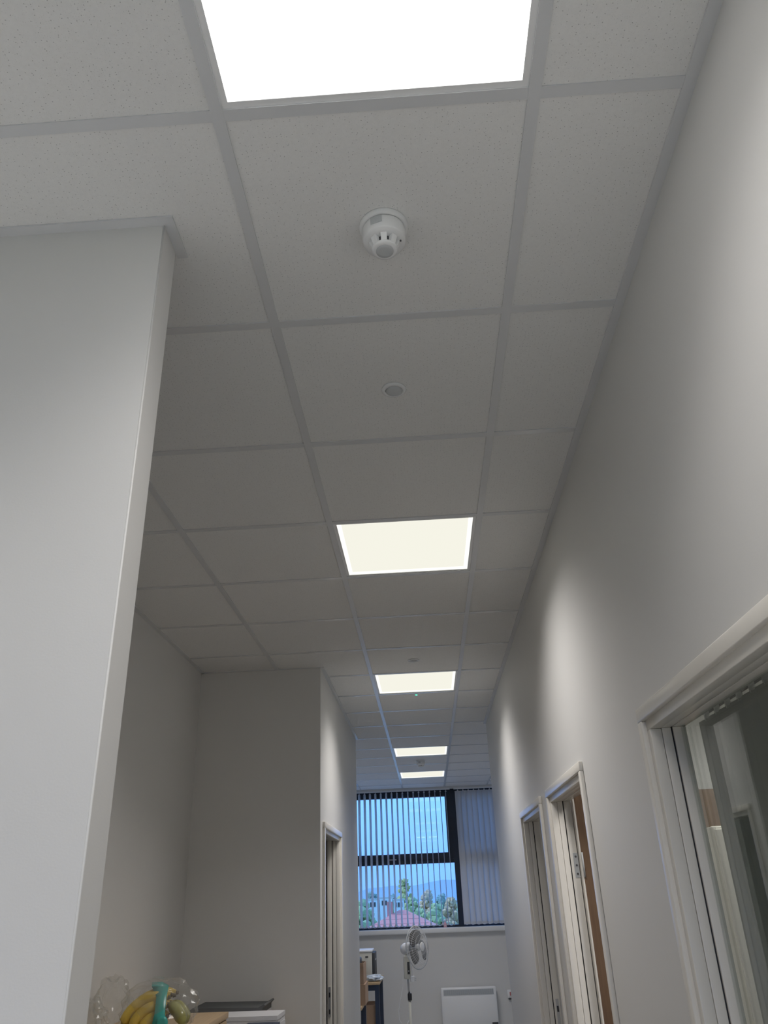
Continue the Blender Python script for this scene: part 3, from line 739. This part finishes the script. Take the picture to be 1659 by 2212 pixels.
# bananas in a clear bag with a teal band
CB = Vector((-1.085, 2.62, 1.201))
bag = empty('banana_bag', CB)
M_BAN = paint('banana_skin', (.56, .40, .06), .35, var=.35, vscale=22, coat=.4)
M_TEAL = paint('teal_print', (.05, .36, .32), .25, var=.1, vscale=30)
M_TIP = paint('banana_tip', (.10, .07, .03), .7)
def banana(x0, y, R1, R2, t0, t1, tilt, mat):
    pts = []; rr = []
    for i in range(12):
        f = i/11; th = t0+(t1-t0)*f
        pts.append(Vector((x0+R1*math.cos(th), y+tilt*(f-.5), .022+R2*math.sin(th)))); rr.append(0.0245*min(1, .4+2.6*f, .4+2.6*(1-f)))
    bn = MB().tube(pts, rr, 6).build('banana', mat, bag)
    MB().tube([pts[-1]-Vector((0, 0, .002)), pts[-1]+(pts[-1]-pts[-2]).normalized()*.012], [.008, .006], 7).build('tip', M_TIP, bn)
M_BAN2 = paint('banana_skin_green', (.34, .33, .10), .35, var=.4, vscale=24, coat=.4)
for k in range(4): banana(.015, -.085+.036*k, .125, .112+.006*(k % 2), PI*1.0, PI*.42, .05, M_BAN)
for k in range(4): banana(.018, -.092+.036*k, .088, .080, PI*1.0, PI*.43, .05, M_BAN)
for k in range(3): banana(.022, -.098+.036*k, .050, .046, PI*1.0, PI*.40, .04, M_BAN)
for k in range(2): banana(.012, -.05+.045*k, .105, .085, PI*.06, PI*.40, .04, M_BAN2)
crumple('film', .150, .130, .098, 21, .15, M_CLEAR, (0, 0, .0925), sub=4, parent=bag)
bd = MB(); W = .020
path = [(.045, -.134, .03), (.04, -.128, .08), (.032, -.095, .135), (.01, -.05, .166), (-.02, 0, .175), (-.03, .05, .165)]
for i, p in enumerate(path):
    w_ = W*(1.7 if i in (0, 3) else 1)
    bd.v += [(p[0]-w_, p[1]-.001, p[2]+.001), (p[0]+w_, p[1]-.001, p[2]+.001), (p[0]+w_, p[1]+.003, p[2]+.003), (p[0]-w_, p[1]+.003, p[2]+.003)]
for i in range(len(path)-1):
    for j in range(4): bd.f.append([i*4+j, i*4+(j+1) % 4, i*4+4+(j+1) % 4, i*4+4+j]); bd.sm.append(True)
bd.f += [[3, 2, 1, 0], [20, 21, 22, 23]]; bd.sm += [False]*2
bd.build('printed_band', M_TEAL, bag)
MB().lathe([(.022, 0), (.024, .002), (.012, .004)], 20, Matrix.Translation((.055, -.139, .055)) @ Matrix.Rotation(PI/2, 4, 'X')).build('printed_band', M_TEAL, bag)
tag(bag, 'bunch of yellow bananas in a clear bag with teal band on the cupboard', 'bananas')
for i, (x, y, r1, r2, sd_, lab) in enumerate(((-1.31, 2.70, .07, .10, 3, 'crumpled empty clear plastic bag against the alcove side wall'), (-1.285, 2.42, .06, .075, 9, 'smaller crumpled clear plastic bag beside the bananas'))):
    crumple('plastic_bag', r1, r1, r2, sd_, .30, M_CLEAR, (x, y, 1.201+.93*r2), lab, 'plastic bag', sub=4)

# tall cream cupboard inside the side office, seen through the end of the glass screen
tc = empty('tall_cupboard', (1.30, 2.15, 0))
B(-.30, .30, -.2, .2, .05, 1.835, bev=.004).build('carcass', M_FRAME, tc); B(-.28, .28, -.18, .18, 0, .05).build('plinth', M_CHAR, tc)
for s in (-1, 1):
    dr = B(s*.15-.146, s*.15+.146, -.216, -.2005, .06, 1.825, bev=.003).build('door', M_FRAME, tc)
    MB().tube([(s*.03, -.232, .95), (s*.03, -.232, 1.1)], .005, 8).build('handle', M_STEEL, dr)
tag(tc, 'tall cream cupboard standing inside the side office', 'cupboard')

# ------------------------------------------------------------------ outside the window
GZ = -8.0
M_GRASS = paint('grass', (.22, .30, .14), .95, var=.2, vscale=.15)
M_ROOF = paint('roof_tiles', (.60, .24, .22), .8, var=.12, vscale=1.5)
M_RENDER = paint('house_render', (.55, .50, .46), .9, var=.05, vscale=1)
tag(B(-400, 400, -300, 900, GZ-.5, GZ).build('ground_outside', M_GRASS), 'green fields outside beyond the window', 'ground', kind='structure')
tag(B(-60, 60, 11.2, 95, GZ-.02, GZ+.05).build('bounce_slab_outside', paint('pale_bounce_slab', (.5, .5, .49), .9, var=.06, vscale=.6)), 'unseen pale slab added below the window to bounce skylight', 'bounce slab', kind='structure')  # unseen slab, added to bounce skylight up to the window room ceiling
hs = empty('house', (-4.3, 122, GZ)); 
e_z, a_z = 5.33, 7.45
B(-4.4, 4.4, -4, 4, 0, e_z).build('wall', M_RENDER, hs)
rf = MB(); rf.v = [(-5, -4.6, e_z), (5, -4.6, e_z), (5, 4.6, e_z), (-5, 4.6, e_z), (-.3, 0, a_z), (.6, 0, a_z)]
rf.f = [[0, 1, 5, 4], [1, 2, 5], [2, 3, 4, 5], [3, 0, 4], [3, 2, 1, 0]]; rf.sm = [False]*5
ro = rf.build('roof', M_ROOF, hs)
for z0 in (0.25, .5, .75):   # tile courses
    MB().box(-5*(1-z0)-.0, 5*(1-z0), -4.6*(1-z0)-.06, -4.6*(1-z0)+.02, e_z+(a_z-e_z)*z0-.03, e_z+(a_z-e_z)*z0+.02).build('tile_course', M_ROOF, ro)
ch = B(-2.0, -1.2, -1.0, 0, e_z+.8, a_z+1.1).build('chimney', M_ROOF, hs)
MB().lathe([(.16, a_z+1.1), (.13, a_z+1.5)], 10, Matrix.Translation((-1.6, -.5, 0))).build('chimney_pot', M_ROOF, ch)
for x in (-3, -1.2, 1.2, 3): 
    w_ = B(x-.55, x+.55, -4.06, -3.98, 3.3, 4.7).build('window', M_SILL, hs); B(x-.45, x+.45, -4.08, -4.05, 3.4, 4.6).build('pane', M_CHAR, w_)
tag(hs, 'house with red hipped roof and chimney seen through the window', 'house')
def tree(x, y, top, r, col, seed, label, name='tree'):
    rnd = random.Random(seed); t = empty(name, (x, y, GZ)); h = top-GZ
    m = MB()
    for i in range(110):
        u = rnd.random(); zz = h*(.30+.62*u); rr = r*(.13+.2*rnd.random())*(1.1-.45*u); a = rnd.uniform(0, 2*PI); d = r*(1-.75*u)*rnd.random()**.5
        b = bmesh.new(); bmesh.ops.create_icosphere(b, subdivisions=1, radius=rr)
        for v in b.verts: v.co = v.co*(1+rnd.uniform(-.35, .35)) + Vector((d*math.cos(a), d*math.sin(a), min(zz, h-rr)))
        m.addbm(b, False)
    key = 'leaf_%d' % (int(col[0]*1000)*7+int(col[1]*1000))
    m.build('crown', MATS.get(key) or paint(key, col, .9, var=.3, vscale=.9), t)
    MB().tube([(0, 0, 0), (0, 0, h*.7)], [r*.12, r*.04], 8).build('trunk', M_CARD, t)
    tag(t, label, 'tree', 'trees outside the window')
YG, PG, BG, OR = (.46, .46, .20), (.34, .44, .24), (.22, .33, .30), (.50, .38, .24)  # leaf colours paled to hold the haze and glare of distance
for i, (x, y, top, r, c, lab) in enumerate((
    (-5.6, 182, 5.1, 2.6, YG, 'tall yellow green tree rising behind the red roof'),
    (-.8, 192, 2.6, 2.6, OR, 'round orange brown tree standing beyond the pale green bushes'),
    (-3.2, 158, 1.3, 2.2, PG, 'pale green tree standing between the tall tree and the brown tree'),
    (.6, 146, .3, 2.6, PG, 'pale green bush behind the closed end of the open blind'),
    (-1.9, 138, -.3, 2.3, PG, 'low pale green bush closest beside the house roof'),
    (3.4, 155, 1.1, 2.3, OR, 'brownish bush next to the dark mullion'),
    (-12.2, 150, 1.0, 3.0, PG, 'green tree growing beside the row of white buildings'),
    (-9.6, 215, 1.8, 3.2, BG, 'shorter dull blue green tree behind the white buildings'),
    (-13.5, 198, 2.4, 3.2, BG, 'taller dull blue green tree behind the endmost white building'),
    (2.6, 214, 1.4, 3.2, BG, 'dull blue green tree beyond the bushes'),
    (6.9, 164, 1.2, 3.0, PG, 'pale green tree hidden mostly by the closed blind'),
    (-15.5, 140, -.5, 3.0, PG, 'green tree hidden mostly by the corridor wall with one door'))):
    tree(x, y, top, r, c, 100+i, lab)
for i, (x, w, h, lab) in enumerate(((-11.5, 1.3, 3.2, 'small white building outside with dark windows at the row end'), (-8.6, 1.2, 3.4, 'small white building outside with dark windows behind the chimney'), (-6.2, .95, 3.0, 'small white building outside with dark windows beside the tall tree'))):
    bz = empty('white_building', (x, 165, GZ))
    B(-w, w, -2, 2, 0, 5.4+h).build('wall', M_SILL, bz); B(-w-.1, w+.1, -2.1, 2.1, 5.4+h, 5.6+h).build('roof', M_GREYPL, bz)
    for j in (-.55, .0, .55): B(j*w-.18, j*w+.18, -2.05, -1.98, 4.2+h, 5.0+h).build('window', M_CHAR, bz)
    tag(bz, lab, 'building', 'white buildings outside')
hl = MB(); NX = 60
M_HILL = paint('hill_haze_blue', (.24, .36, .55), 1.0, var=.1, vscale=.02)  # blue distance haze is put into the hill colour
for i in range(NX+1):
    x = -320+640*i/NX
    z = 5.5+1.8*math.sin(x*.045+1.2)+1.2*math.sin(x*.11)+.6*math.sin(x*.31)
    hl.v += [(x, 700, GZ), (x, 740, z*1.25), (x, 860, GZ)]
for i in range(NX):
    a = i*3
    for j in (0, 1): hl.f.append([a+j, a+3+j, a+4+j, a+1+j]); hl.sm.append(True)
tag(hl.build('hills_outside', M_HILL), 'low wooded hills on the horizon outside, coloured with blue haze', 'hills', kind='structure')
